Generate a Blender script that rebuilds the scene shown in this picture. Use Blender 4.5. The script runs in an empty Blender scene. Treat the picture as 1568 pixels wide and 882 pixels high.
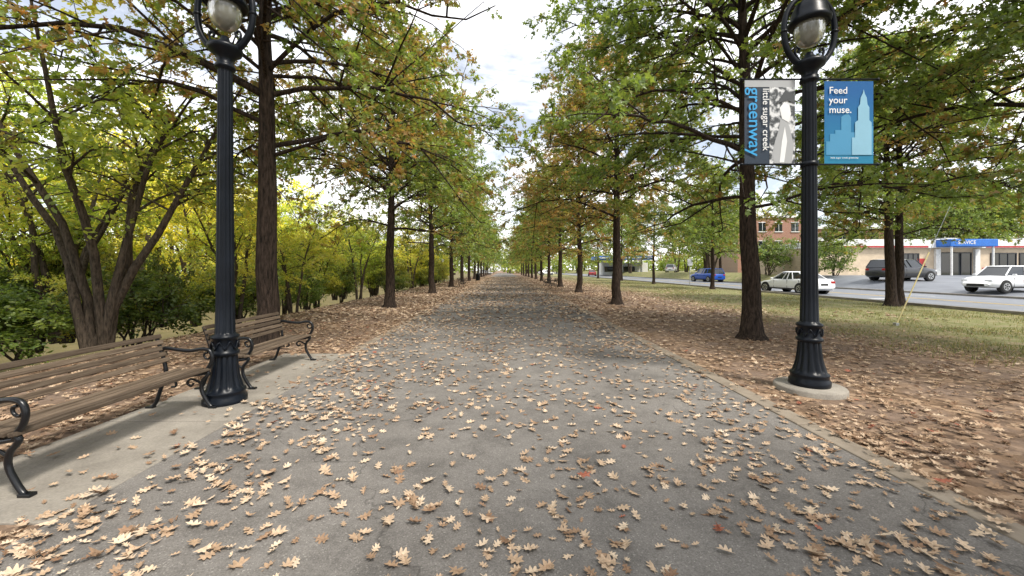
import bpy, math, random
import numpy as np
from mathutils import Vector, Matrix, Euler
random.seed(7)
C = bpy.context.scene.collection
R_ = math.radians

# ------------------------------------------------------------------ mesh builder
class MB:
    def __init__(s):
        s.v=[]; s.f=[]; s.n=0
    def add(s, verts, faces, mat=0, rnd=None, smooth=False):
        verts=np.asarray(verts,float).reshape(-1,3); faces=np.asarray(faces,int)
        nf=len(faces)
        if rnd is None: rnd=np.zeros(nf)
        s.v.append(verts); s.f.append((faces+s.n, np.full(nf,mat), np.asarray(rnd,float)*np.ones(nf), np.full(nf,smooth)))
        s.n+=len(verts)
    def mesh(s,name,mats):
        me=bpy.data.meshes.new(name)
        V=np.concatenate(s.v)
        loops=np.concatenate([f[0].ravel() for f in s.f])
        tot=np.concatenate([np.full(len(f[0]),f[0].shape[1]) for f in s.f])
        st=np.concatenate([[0],np.cumsum(tot)[:-1]])
        me.vertices.add(len(V)); me.vertices.foreach_set("co",V.ravel())
        me.loops.add(len(loops)); me.loops.foreach_set("vertex_index",loops.astype(np.int32))
        me.polygons.add(len(tot)); me.polygons.foreach_set("loop_start",st.astype(np.int32))
        me.polygons.foreach_set("material_index",np.concatenate([f[1] for f in s.f]).astype(np.int32))
        me.polygons.foreach_set("use_smooth",np.concatenate([f[3] for f in s.f]))
        for m in mats: me.materials.append(m)
        me.update(calc_edges=True)
        a=me.attributes.new("rnd",'FLOAT','FACE'); a.data.foreach_set("value",np.concatenate([f[2] for f in s.f]).astype(np.float32))
        return me
    def obj(s,name,mats,parent=None,loc=None):
        o=bpy.data.objects.new(name,s.mesh(name,mats)); C.objects.link(o)
        if parent: o.parent=parent
        if loc: o.location=loc
        return o
    def box(s,c,d,mat=0,rot=None,bev=0.0,rnd=0):
        c=np.array(c,float); d=np.array(d,float)/2
        if bev<=0:
            v=np.array([[x,y,z] for x in(-1,1) for y in(-1,1) for z in(-1,1)])*d
            f=[[0,1,3,2],[4,6,7,5],[0,4,5,1],[2,3,7,6],[0,2,6,4],[1,5,7,3]]
            if rot is not None: v=v@np.array(rot).T
            s.add(v+c,f,mat,rnd)
        else:
            bm=__import__('bmesh').new(); b=__import__('bmesh')
            b.ops.create_cube(bm,size=1); 
            for vv in bm.verts: vv.co=Vector((vv.co.x*2*d[0],vv.co.y*2*d[1],vv.co.z*2*d[2]))
            b.ops.bevel(bm,geom=bm.edges[:],offset=bev,segments=2,affect='EDGES',profile=.5)
            bm.verts.index_update()
            v=np.array([vv.co[:] for vv in bm.verts])
            if rot is not None: v=v@np.array(rot).T
            base=s.n; first=True
            by={}
            for f in bm.faces: by.setdefault(len(f.verts),[]).append([q.index for q in f.verts])
            s.v.append(v+c)
            for k,fs in by.items():
                fs=np.array(fs); n=len(fs)
                s.f.append((fs+base,np.full(n,mat),np.full(n,float(rnd)),np.full(n,False)))
            s.n+=len(v); bm.free()
    def tubes(s,P,Rd,sides=6,mat=0,cap=False,smooth=True,ref=None):
        P=np.asarray(P,float); Rd=np.asarray(Rd,float)
        if P.ndim==2: P=P[None]; Rd=Rd[None] if Rd.ndim==1 else Rd
        N,k,_=P.shape
        Rd=np.broadcast_to(Rd,(N,k))
        T=np.gradient(P,axis=1); T/=np.linalg.norm(T,axis=2,keepdims=True)+1e-9
        if ref is None:
            mz=np.abs(T[:,:,2]).mean(1)
            r=np.where((mz>.75)[:,None],[[1.,0.05,0]],[[0.02,0.03,1.]])
        else: r=np.tile(np.array([ref],float),(N,1))
        r=np.repeat(r[:,None,:],k,1)
        U=np.cross(T,r); U/=np.linalg.norm(U,axis=2,keepdims=True)+1e-9
        W=np.cross(T,U)
        a=np.arange(sides)*2*np.pi/sides
        V=P[:,:,None,:]+Rd[:,:,None,None]*(np.cos(a)[None,None,:,None]*U[:,:,None,:]+np.sin(a)[None,None,:,None]*W[:,:,None,:])
        idx=np.arange(N*k*sides).reshape(N,k,sides)
        A=idx[:,:-1,:]; B=np.roll(A,-1,2); D=idx[:,1:,:]; E=np.roll(D,-1,2)
        F=np.stack([A,B,E,D],-1).reshape(-1,4)
        s.add(V.reshape(-1,3),F,mat,0,smooth)
        if cap:
            b=s.n-N*k*sides
            for n in range(N):
                for kk in (0,k-1):
                    s.f.append((np.array([idx[n,kk]])+b,np.array([mat]),np.array([0.]),np.array([False])))
    def lathe(s,prof,c=(0,0,0),n=32,mat=0,fl=None,smooth=True):
        prof=[(p[0],p[1],p[2] if len(p)>2 else 0) for p in prof]
        a=np.arange(n)*2*np.pi/n; V=[]
        for r,z,am in prof:
            rr=r*(1+am*(np.abs(np.cos(a*(fl or 1)/2))-.6)) if am else r*np.ones(n)
            V.append(np.stack([rr*np.cos(a)+c[0],rr*np.sin(a)+c[1],np.full(n,z+c[2])],1))
        V=np.array(V); k=len(prof)
        idx=np.arange(k*n).reshape(k,n)
        A=idx[:-1];B=np.roll(A,-1,1);D=idx[1:];E=np.roll(D,-1,1)
        s.add(V.reshape(-1,3),np.stack([A,B,E,D],-1).reshape(-1,4),mat,0,smooth)
    def leaves(s,shape_faces,shape,pos,direc,nrm,size,mat,rnd,extra=None):
        N=len(pos)
        y=direc/(np.linalg.norm(direc,axis=1,keepdims=True)+1e-9)
        x=np.cross(y,nrm); x/=np.linalg.norm(x,axis=1,keepdims=True)+1e-9
        z=np.cross(x,y)
        Sh=np.broadcast_to(shape,(N,)+shape.shape[-2:]) if shape.ndim==2 else shape
        V=pos[:,None,:]+size[:,None,None]*(Sh[:,:,0:1]*x[:,None,:]+Sh[:,:,1:2]*y[:,None,:]+Sh[:,:,2:3]*z[:,None,:])
        k=Sh.shape[1]
        V=V.reshape(-1,3); base=s.n
        s.v.append(V); s.n+=len(V)
        for f in shape_faces:
            F=(np.arange(N)*k)[:,None]+np.array(f)[None,:]+base
            s.f.append((F,np.full(N,mat),rnd,np.full(N,False)))

def empty(name,loc=(0,0,0),rz=0):
    o=bpy.data.objects.new(name,None); o.empty_display_size=.2; o.location=loc; o.rotation_euler=(0,0,rz); C.objects.link(o); return o

def spline(pts,n=24):
    pts=np.array(pts,float); k=len(pts)
    P=np.vstack([2*pts[0]-pts[1],pts,2*pts[-1]-pts[-2]])
    out=[]
    for t in np.linspace(0,k-1-1e-6,n):
        i=int(t);u=t-i;a,b,c,d=P[i],P[i+1],P[i+2],P[i+3]
        out.append(.5*((2*b)+(c-a)*u+(2*a-5*b+4*c-d)*u*u+(3*b-a-3*c+d)*u**3))
    return np.array(out)

class VN:
    def __init__(s,seed,n=64): s.g=np.random.RandomState(seed).rand(n,n); s.n=n
    def __call__(s,x,y):
        xi=np.floor(x).astype(int);yi=np.floor(y).astype(int);fx=x-xi;fy=y-yi
        fx=fx*fx*(3-2*fx);fy=fy*fy*(3-2*fy);n=s.n;g=s.g
        a=g[xi%n,yi%n];b=g[(xi+1)%n,yi%n];c=g[xi%n,(yi+1)%n];d=g[(xi+1)%n,(yi+1)%n]
        return (a*(1-fx)+b*fx)*(1-fy)+(c*(1-fx)+d*fx)*fy
_n1,_n2,_n3=VN(71),VN(72),VN(73)
def clump(p,s):
    x,y,z=p[:,0]*s+50,p[:,1]*s+50,p[:,2]*s+50
    return (_n1(x,y+z*.7)+_n2(y,z+x*.6)+_n3(z,x+y*.5))/3
def pack(aut,rn):
    return np.floor(np.clip(aut,0,.999)*1000)+np.clip(rn,0.001,.999)

# ------------------------------------------------------------------ materials
def newmat(name):
    m=bpy.data.materials.new(name); m.use_nodes=True
    nt=m.node_tree; nt.nodes.clear()
    out=nt.nodes.new('ShaderNodeOutputMaterial')
    return m,nt,out
def nd(nt,t,**k):
    n=nt.nodes.new(t)
    for a,b in k.items(): setattr(n,a,b)
    return n
def ramp(nt,stops,interp='LINEAR'):
    r=nt.nodes.new('ShaderNodeValToRGB'); cr=r.color_ramp; cr.interpolation=interp
    while len(cr.elements)<len(stops): cr.elements.new(.5)
    for e,(p,c) in zip(cr.elements,stops):
        e.position=p; e.color=(c[0],c[1],c[2],1) if hasattr(c,'__len__') else (c,c,c,1)
    return r
def math_(nt,op,a,b=None,clamp=False):
    n=nt.nodes.new('ShaderNodeMath'); n.operation=op; n.use_clamp=clamp
    for i,x in enumerate((a,b)):
        if x is None: continue
        if isinstance(x,(int,float)): n.inputs[i].default_value=x
        else: nt.links.new(x,n.inputs[i])
    return n.outputs[0]
def mix(nt,f,a,b,bt='MIX'):
    n=nt.nodes.new('ShaderNodeMix'); n.data_type='RGBA'; n.blend_type=bt
    for i,x in ((0,f),(6,a),(7,b)):
        if isinstance(x,(int,float)): n.inputs[i].default_value=x
        elif isinstance(x,tuple): n.inputs[i].default_value=(x[0],x[1],x[2],1)
        else: nt.links.new(x,n.inputs[i])
    return n.outputs[2]
def noise(nt,vec,scale,detail=4,rough=.55,dist=0):
    n=nd(nt,'ShaderNodeTexNoise'); n.inputs['Scale'].default_value=scale; n.inputs['Detail'].default_value=detail
    n.inputs['Roughness'].default_value=rough; n.inputs['Distortion'].default_value=dist
    nt.links.new(vec,n.inputs['Vector']); return n.outputs['Fac']
def obj_coord(nt): return nd(nt,'ShaderNodeTexCoord').outputs['Object']
def finish(nt,out,col,rough=.7,metal=0,spec=.5,bump=None,bd=.01,bs=.5,emit=None):
    b=nt.nodes.new('ShaderNodeBsdfPrincipled')
    if isinstance(col,tuple): b.inputs['Base Color'].default_value=(col[0],col[1],col[2],1)
    else: nt.links.new(col,b.inputs['Base Color'])
    if isinstance(rough,(int,float)): b.inputs['Roughness'].default_value=rough
    else: nt.links.new(rough,b.inputs['Roughness'])
    b.inputs['Metallic'].default_value=metal; b.inputs['Specular IOR Level'].default_value=spec
    if bump is not None:
        n=nt.nodes.new('ShaderNodeBump'); n.inputs['Distance'].default_value=bd; n.inputs['Strength'].default_value=bs
        nt.links.new(bump,n.inputs['Height']); nt.links.new(n.outputs[0],b.inputs['Normal'])
    nt.links.new(b.outputs[0],out.inputs[0]); return b
def simple(name,col,rough=.6,metal=0,var=.15,scale=6,bd=0.002,spec=.5):
    m,nt,out=newmat(name); v=obj_coord(nt); n=noise(nt,v,scale,5)
    r=ramp(nt,[(.3,tuple(c*(1-var) for c in col)),(.7,tuple(min(1,c*(1+var)) for c in col))]); nt.links.new(n,r.inputs[0])
    finish(nt,out,r.outputs[0],rough,metal,spec,bump=noise(nt,v,scale*8,3),bd=bd); return m

def foliage(name,green,autumn,trans=.42):
    m,nt,out=newmat(name)
    at=nd(nt,'ShaderNodeAttribute'); at.attribute_name='rnd'
    r=math_(nt,'FRACT',at.outputs['Fac']); au=math_(nt,'DIVIDE',at.outputs['Fac'],1000.0)
    oi=nd(nt,'ShaderNodeObjectInfo'); sp=nd(nt,'ShaderNodeSeparateColor'); nt.links.new(oi.outputs['Color'],sp.inputs[0])
    g=ramp(nt,green); nt.links.new(r,g.inputs[0])
    a=ramp(nt,autumn); nt.links.new(math_(nt,'FRACT',math_(nt,'MULTIPLY',r,17.3)),a.inputs[0])
    t=math_(nt,'SUBTRACT',math_(nt,'ADD',au,sp.outputs[0]),.80)
    mk=math_(nt,'MULTIPLY',t,5.0,True)
    col=mix(nt,mk,g.outputs[0],a.outputs[0])
    br=nd(nt,'ShaderNodeVectorMath',operation='SCALE'); nt.links.new(col,br.inputs[0])
    nt.links.new(math_(nt,'MULTIPLY',sp.outputs[1],2.0),br.inputs['Scale'])
    b=nt.nodes.new('ShaderNodeBsdfDiffuse'); nt.links.new(br.outputs[0],b.inputs[0])
    tr=nt.nodes.new('ShaderNodeBsdfTranslucent')
    tc=mix(nt,1.0,br.outputs[0],(1.7,1.6,.85),'MULTIPLY'); nt.links.new(tc,tr.inputs[0])
    ms=nt.nodes.new('ShaderNodeMixShader'); ms.inputs[0].default_value=trans
    nt.links.new(b.outputs[0],ms.inputs[1]); nt.links.new(tr.outputs[0],ms.inputs[2])
    gl=nt.nodes.new('ShaderNodeBsdfGlossy'); gl.inputs[0].default_value=(1,1,1,1); gl.inputs[1].default_value=.42
    m2=nt.nodes.new('ShaderNodeMixShader'); m2.inputs[0].default_value=.04
    nt.links.new(ms.outputs[0],m2.inputs[1]); nt.links.new(gl.outputs[0],m2.inputs[2]); nt.links.new(m2.outputs[0],out.inputs[0])
    return m

OAK=foliage('oak_leaf',[(.1,(.06,.105,.024)),(.5,(.16,.235,.05)),(.85,(.28,.345,.085)),(1,(.38,.41,.11))],
            [(0,(.20,.14,.045)),(.35,(.31,.205,.07)),(.6,(.38,.185,.07)),(.8,(.32,.29,.08)),(1,(.40,.30,.10))],trans=.47)
WOOD=foliage('woodland_leaf',[(.1,(.11,.165,.028)),(.5,(.27,.355,.06)),(.9,(.45,.50,.10))],
            [(0,(.48,.47,.09)),(.5,(.58,.55,.11)),(.8,(.42,.42,.09)),(1,(.42,.30,.09))],trans=.52)
SHR=foliage('shrub_leaf',[(.1,(.045,.09,.02)),(.5,(.14,.21,.045)),(.9,(.31,.37,.085))],
            [(0,(.38,.39,.08)),(.5,(.46,.45,.09)),(1,(.30,.27,.08))],trans=.45)

def bark(name,c0,c1):
    m,nt,out=newmat(name); v=obj_coord(nt)
    mp=nd(nt,'ShaderNodeMapping'); mp.inputs['Scale'].default_value=(9,9,1.6); nt.links.new(v,mp.inputs[0])
    n=noise(nt,mp.outputs[0],3,5,.65); r=ramp(nt,[(.35,c0),(.68,c1)]); nt.links.new(n,r.inputs[0])
    finish(nt,out,r.outputs[0],.9,spec=.15,bump=n,bd=.05,bs=1.0); return m
BARK=bark('oak_bark',(.013,.010,.008),(.078,.055,.042))
BARK2=bark('grey_bark',(.035,.029,.023),(.15,.115,.085))

# ------------------------------------------------------------------ leaf shapes
s_oak=[(0,0),(.30,.18),(.10,.36),(.42,.58),(.13,.68),(0,1)]
v=[(0,0)]+s_oak[1:-1]+[(0,1)]+[(-x,y) for x,y in s_oak[1:-1][::-1]]
SH_OAK=np.array([(x,y,.25*abs(x)-.15*(y-.5)**2) for x,y in v]); F_OAK=[list(range(len(v)))]
v=[(0,0),(.2,.25),(.26,.55),(0,1),(-.26,.55),(-.2,.25)]
SH_OV=np.array([(x,y,.2*abs(x)) for x,y in v]); F_OV=[list(range(6))]
SH_K=np.array([(0,0,0),(.30,.45,.06),(0,1,0),(-.30,.55,.06)]); F_K=[[0,1,2,3]]
half=[(.012,-.2),(.03,.04),(.24,.05),(.24,.13),(.10,.23),(.36,.34),(.40,.42),(.30,.46),(.12,.50),(.30,.68),(.28,.78),(.10,.76)]
def fallen_shape():
    right=[(0,-.2)]+half+[(0,1.0),(0,.4)]
    left=[(0,1.0)]+[(-x,y) for x,y in half[::-1]]+[(0,-.2),(0,.4)]
    pts=right+left
    return np.array([(x,y,0) for x,y in pts]),[list(range(len(right))),list(range(len(right),len(pts)))]
SH_F,F_F=fallen_shape()

# ------------------------------------------------------------------ trees
def rot_z(v,a):
    c,s=np.cos(a),np.sin(a); return np.stack([v[...,0]*c-v[...,1]*s,v[...,0]*s+v[...,1]*c,v[...,2]],-1)
def interp_line(P,s):
    N,k,_=P.shape; t=s*(k-1); i=np.clip(t.astype(int),0,k-2); f=(t-i)[...,None]
    n=np.arange(N)[:,None]
    return P[n,i]*(1-f)+P[n,i+1]*f
def tree_mesh(name,seed,stems,srad,u0,nprim,R,prof,el0,el1,nsec,ntwig,nleaf,lsize,shape,faces,leafmat,barkmat,
              twl=(.2,.5),droop=.12,upn=.7,sides=10,keep=.85,prad=.055,zsec=.22,twigs=True,cull=None,zmin=None):
    rg=np.random.RandomState(seed); mb=MB()
    stems=np.asarray(stems,float); S=len(stems)
    mb.tubes(stems,srad,sides,0)
    si=rg.randint(0,S,nprim); u=np.sort(rg.rand(nprim)*.35+np.linspace(0,1,nprim)*.65); u=u/u.max()
    uu=u0+(1-u0)*u*.98
    base=interp_line(stems[si],uu[:,None])[:,0]
    az=np.arange(nprim)*2.39996+rg.randn(nprim)*.35
    L=R*np.interp(u,prof[0],prof[1])*(.7+.45*rg.rand(nprim))
    el=np.radians(el0+(el1-el0)*u+rg.randn(nprim)*9)
    k=9; s=np.linspace(0,1,k)[None]
    hd=np.stack([np.cos(az),np.sin(az),np.zeros(nprim)],1); sd=np.stack([-np.sin(az),np.cos(az),np.zeros(nprim)],1)
    wob=np.cumsum(rg.randn(nprim,k)*.04,1)*s; wz=np.cumsum(rg.randn(nprim,k)*.035,1)*s
    P=base[:,None]+hd[:,None]*(L[:,None]*s*np.cos(el)[:,None])[...,None]+sd[:,None]*(L[:,None]*wob)[...,None]
    P[...,2]+=L[:,None]*(s*np.sin(el)[:,None]+.10*np.sin(np.pi*s)-droop*s*s+wz)
    if zmin is not None:   # lowest limbs level out above head height (limbed-up street trees)
        lo=P[...,2]<zmin; P[...,2]=np.where(lo,zmin-(zmin-P[...,2])*.15,P[...,2])
    if cull is not None:
        kp=~np.array([cull(P[i]).any() for i in range(nprim)])
        P=P[kp];L=L[kp];el=el[kp];hd=hd[kp];nprim=len(P)
    rb=np.clip(prad*(L/R),.012,1)[:,None]
    mb.tubes(P,rb*(1-.88*s)+.003,6,0)
    ss=np.clip(.14+.86*(np.arange(nsec)[None]+rg.rand(nprim,nsec))/nsec,0,1)
    b2=interp_line(P,ss); sgn=np.where((np.arange(nsec)%2)[None]==0,1,-1)*np.ones((nprim,1))
    ang=sgn*np.radians(48+rg.randn(nprim,nsec)*18)*(1-.6*(ss>.90))
    d=rot_z(np.repeat(hd[:,None],nsec,1),ang)
    L2=(L[:,None]*(.16+.36*(1-ss))*(.6+.7*rg.rand(nprim,nsec))+.25)
    z2=rg.randn(nprim,nsec)*zsec+np.sin(el)[:,None]*.4
    mk=rg.rand(nprim,nsec)<keep
    b2=b2[mk]; d=d[mk]; L2=L2[mk]; z2=z2[mk]; n2=len(b2)
    k2=6; s=np.linspace(0,1,k2)[None]
    sd2=rot_z(d,np.pi/2)
    Q=b2[:,None]+d[:,None]*(L2[:,None]*s)[...,None]+sd2[:,None]*(L2[:,None]*np.cumsum(rg.randn(n2,k2)*.06,1)*s)[...,None]
    Q[...,2]+=L2[:,None]*(z2[:,None]*s-droop*1.2*s*s)
    if zmin is not None:
        zm=zmin-.2; lo=Q[...,2]<zm; Q[...,2]=np.where(lo,zm-(zm-Q[...,2])*.2,Q[...,2])
    if cull is not None:
        kp=~cull(Q.reshape(-1,3)).reshape(n2,k2).any(1); Q=Q[kp];d=d[kp];L2=L2[kp];n2=len(Q)
    mb.tubes(Q,(.004+.008*L2)[:,None]*(1-.8*s)+.002,4 if twigs else 3,0)
    s3=np.clip(.1+.9*(np.arange(ntwig)[None]+rg.rand(n2,ntwig))/ntwig,0,1)
    b3=interp_line(Q,s3)
    d3=rot_z(np.repeat(d[:,None],ntwig,1),rg.choice([-1,1],(n2,ntwig))*np.radians(20+rg.rand(n2,ntwig)*55))
    d3[...,2]=rg.randn(n2,ntwig)*.5-.1
    L3=twl[0]+(twl[1]-twl[0])*rg.rand(n2,ntwig)
    b3=b3.reshape(-1,3); d3=d3.reshape(-1,3); d3/=np.linalg.norm(d3,axis=1,keepdims=True); L3=L3.ravel(); n3=len(b3)
    T=b3[:,None]+d3[:,None]*(L3[:,None]*np.array([[0,.5,1]]))[...,None]; T[:,2,2]-=.06*L3
    if twigs: mb.tubes(T,np.array([[.005,.004,.0015]]),3,0)
    cnt=np.clip(rg.normal(nleaf,nleaf*.35,n3),2,None).astype(int)
    ti=np.repeat(np.arange(n3),cnt); M=len(ti)
    sl=.1+.9*rg.rand(M)**.8
    pos=interp_line(T[ti],sl[:,None])[:,0]+rg.randn(M,3)*.045
    tr_=rg.rand(n3)[ti]
    rn=np.clip(.40*rg.rand(M)+.30*tr_+.55*(clump(pos,1.3)-.22),0,1)
    au=np.clip(.35*rg.rand(M)+.22*rg.rand(n3)[ti]+.9*(clump(pos+17,.75)-.25),0,1)
    dd=d3[ti]+rg.randn(M,3)*.75; dd[:,2]-=.25
    nn=rg.randn(M,3)*upn+np.array([0,0,1.])
    sz=lsize*(.65+.6*rg.rand(M))
    if cull is not None:
        kp=~cull(pos); pos=pos[kp];dd=dd[kp];nn=nn[kp];sz=sz[kp];rn=rn[kp];au=au[kp]
    mb.leaves(faces,shape,pos,dd,nn,sz,1,pack(au,rn))
    print(name,'leaves',M)
    return mb.mesh(name,[barkmat,leafmat])

def oak_var(seed,H=11.5,R=5.2,lod=0,cull=None,u0=.33):
    rg=np.random.RandomState(seed); k=16; s=np.linspace(0,1,k)
    st=np.stack([np.cumsum(rg.randn(k))*.03,np.cumsum(rg.randn(k))*.03,H*s],1); st[0,:2]=0
    rad=.20*(1-s)**.9+.02
    st=np.insert(st,1,[0,0,.12],0); st=np.insert(st,2,[0,0,.4],0); rad=np.insert(rad,[1,1],[.27,.225]); rad[0]=.36
    pf=([0,.12,.5,.8,1],[.8,1.0,.85,.55,.22])
    if lod: return tree_mesh('oak_far',seed,[st],rad,u0,48,R,pf,-4,48,9,5,9,.21,SH_K,F_K,OAK,BARK,twl=(.2,.55),prad=.05,zsec=.40,twigs=False,sides=7,zmin=3.0)
    return tree_mesh('oak',seed,[st],rad,u0,62,R,pf,-4,48,10,6,18,.125,SH_OAK,F_OAK,OAK,BARK,twl=(.2,.6),prad=.05,zsec=.40,cull=cull,zmin=3.05,keep=.8)
def lampcull(p):   # branches pruned clear of the lamp and banners (tree stands at 5.75,9.1)
    return (p[:,1]<-2.9)&(p[:,0]<1.2)&(p[:,0]>-3.6)&(p[:,2]<5.9)
def lampcullL(p):  # tree stands at -4.85,8 ; lamp at -3.36,4.72
    return (p[:,1]<-2.5)&(p[:,0]<2.1)&(p[:,0]>.9)&(p[:,2]<5.6)
OAKR=oak_var(11,cull=lampcull); OAKL=oak_var(23,12,5.2,cull=lampcullL)
OAKS=[OAKR,OAKL,oak_var(37,11,5.3)]
FAR=[oak_var(41,11.5,5.1,1),oak_var(43,11,5.2,1)]

def multi(seed,n,H,spread,rad0):
    rg=np.random.RandomState(seed); k=9; out=[]
    for i in range(n):
        a=i*2*np.pi/n+rg.randn()*.4; s=np.linspace(0,1,k); sp=spread*(.5+rg.rand()*.8); h=H*(.75+.35*rg.rand())
        rr=sp*s**1.2+.12*np.sin(s*6+i)
        p=np.stack([rr*np.cos(a)+.08*np.cos(a),rr*np.sin(a)+.08*np.sin(a),h*s**.85],1); p[:,:2]+=np.cumsum(rg.randn(k,2)*.05,0)
        out.append(p)
    s=np.linspace(0,1,k)
    return out, np.tile(rad0*(1-.85*s)+.005,(n,1))
def wood_var(seed,n=4,H=7.5,spread=2.2,rad=.10,u0=.22,nl=11):
    st,rd=multi(seed,n,H,spread,rad)
    return tree_mesh('woodland',seed,st,rd,u0,44,2.3,([0,.3,.7,1],[.7,1,.8,.4]),5,55,8,5,nl,.13,SH_OV,F_OV,WOOD,BARK2,twl=(.2,.55),droop=.08,upn=.9,sides=7,keep=.7,prad=.03,twigs=False,zsec=.35)
WOODS=[wood_var(5),wood_var(6,3,9,1.8,.12)]
NEARW=wood_var(15,6,6.8,3.0,.10,.36,9)
def shrub_var(seed):
    st,rd=multi(seed,7,2.3,1.0,.03)
    return tree_mesh('shrub',seed,st,rd,.06,34,1.0,([0,.5,1],[.9,1,.5]),5,60,6,5,9,.12,SH_OV,F_OV,SHR,BARK2,twl=(.15,.45),upn=.9,sides=5,prad=.015,twigs=False,zsec=.5,keep=.7)
SHRUBS=[shrub_var(8),shrub_var(9)]

AUT0=.15
def place(me,name,loc,rz=0,sc=1,aut=0.0,br=.5,sz=None):
    o=bpy.data.objects.new(name,me); C.objects.link(o); o.location=loc; o.rotation_euler=(0,0,rz)
    o.scale=(sc,sc,sc if sz is None else sz); o.color=(max(0,aut+AUT0),br,0,1); return o

place(OAKR,'pin_oak_tree',(5.75,9.1,0),0,1,-.04,.53)
for i,y in enumerate([9.1,18.1,27.3,36.3,45.5,54.5,64,73,83,93,104,116]):
    if i==0: continue
    me=OAKS[i%3] if y<30 else FAR[i%2]
    place(me,'pin_oak_tree',(5.2,y,0),[.4,2.1,4.0,1.2,3.1,5.1,.9][i%7],1.0-.02*(i%3),aut=[.0,.16,.34,.12,.1,.15,.1,0,.1,.1,0,.1][i],br=[.5,.52,.58,.58,.6,.6,.6,.6,.6,.6,.6,.6][i])
place(OAKL,'pin_oak_tree',(-4.85,8.0,0),0,1,.17,.56)
for i,y in enumerate([8.0,16.6,26.5,36,45,54.5,64,73,83,93,104,116]):
    if i==0: continue
    me=OAKS[(i+1)%3] if y<30 else FAR[i%2]
    place(me,'pin_oak_tree',(-4.85,y,0),[2.6,.3,1.9,4.4,3.0,.7,5][i%7],1.0-.02*(i%2),aut=[.2,.12,.06,.0,.06,.03,.0,.0,.0,.0,0,.0][i],br=[.55,.58,.6][min(i,2)])
place(OAKS[2],'pin_oak_tree',(6.2,-4.0,0),1.0,.9,.1,.5)
place(OAKS[0],'pin_oak_tree',(-6.2,-3.2,0),3.0,.9,.2,.5)
place(OAKS[1],'pin_oak_tree',(11.0,6.4,0),1.4,1.0,.05,.42)
for i,(x,y,s) in enumerate([(17.0,17.2,.9),(17.65,17.5,.85),(17,32,.75),(16.6,43.5,.75),(16.8,56,.8),(16.8,70,.85),(16.8,86,.9)]):
    place(OAKS[i%3] if y<20 else FAR[i%2],'pin_oak_tree',(x,y,0),i*1.7,s,[.0,.18,.0,.1,.0,.05,.0][i],.54,sz=s*1.12)
rw=np.random.RandomState(3)
place(NEARW,'understory_tree',(-8.6,8.3,-.1),.6,.95,.14,.52)
place(NEARW,'understory_tree',(-11.5,10.2,-.3),3.6,.85,.10,.56)
for i in range(28):
    y=4+i*2.1+rw.rand()*2; x=-14-rw.rand()*16-(.08*y)
    place(WOODS[i%2],'woodland_tree',(x,y+2,-.6),rw.rand()*6.3,.85+rw.rand()*.5,.05+.42*rw.rand(),.62+.2*rw.rand())
for i in range(26):
    y=10+i*1.9+rw.rand()*1.5; x=-8.2-rw.rand()*5.0
    place(WOODS[i%2],'woodland_sapling',(x,y,-.6),rw.rand()*6.3,.42+rw.rand()*.3,-.05+.45*rw.rand(),.54+.24*rw.rand())
for i in range(34):
    y=9.0+i*1.5+rw.rand()*1.2; x=-8.0-rw.rand()*4.0
    place(SHRUBS[i%2],'woodland_shrub',(x,y,-.25),rw.rand()*6.3,.45+rw.rand()*.6,-.05+.4*rw.rand(),.46+.25*rw.rand(),sz=.5+rw.rand()*.8)
for i in range(16):
    place(SHRUBS[i%2],'woodland_shrub',(-8.4-rw.rand()*6,4.2+rw.rand()*8,-.4),rw.rand()*6.3,.5+rw.rand()*.45,-.35+.45*rw.rand(),.38+.2*rw.rand(),sz=.5+rw.rand()*.5)

# ------------------------------------------------------------------ ground
def sm(a,b,x):
    t=np.clip((x-a)/(b-a),0,1); return t*t*(3-2*t)
def gz(X,Y):
    X=np.asarray(X,float);Y=np.asarray(Y,float)
    z=sm(27.9,31,X)*np.clip(.06*(Y-22)+.1,.1,1.0)
    z=z-sm(7,14,-X)*1.6
    return z
gx=np.array(sorted(set([-600,-300,-150,-80,-50,-35,-25,-20]+list(np.arange(-16,-6,.5))+[-6,-3,0,3,6,10,14,18]+list(np.arange(27,36,.5))+[40,46,52,60,75,100,150,300,600])),float)
gy=np.array(sorted(set([-100,-50,-20,-5,0,5,10,15,20]+list(np.arange(20,42,1))+[50,60,80,110,160,250,400,900])),float)
def gridmesh(xs,ys,dz):
    X,Y=np.meshgrid(xs,ys,indexing='ij'); Z=gz(X,Y)+dz
    idx=np.arange(X.size).reshape(X.shape)
    F=np.stack([idx[:-1,:-1],idx[1:,:-1],idx[1:,1:],idx[:-1,1:]],-1).reshape(-1,4)
    return np.stack([X,Y,Z],-1).reshape(-1,3),F
m,nt,out=newmat('ground_soil_litter_grass'); v=obj_coord(nt)
sx=nd(nt,'ShaderNodeSeparateXYZ'); nt.links.new(v,sx.inputs[0])
vo=nd(nt,'ShaderNodeTexVoronoi'); vo.inputs['Scale'].default_value=13; nt.links.new(v,vo.inputs['Vector'])
sc=nd(nt,'ShaderNodeSeparateColor'); nt.links.new(vo.outputs['Color'],sc.inputs[0])
lit=ramp(nt,[(0,(.09,.058,.038)),(.4,(.17,.112,.07)),(.75,(.28,.185,.118)),(1,(.38,.27,.18))]); nt.links.new(sc.outputs[0],lit.inputs[0])
soil=ramp(nt,[(.3,(.13,.092,.07)),(.7,(.26,.19,.145))]); nt.links.new(noise(nt,v,3,8,.65),soil.inputs[0])
nb=noise(nt,v,.6,4,.6)
lm=ramp(nt,[(.38,0),(.6,1)]); nt.links.new(noise(nt,v,1.1,5,.7),lm.inputs[0])
near=mix(nt,lm.outputs[0],soil.outputs[0],lit.outputs[0])
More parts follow.
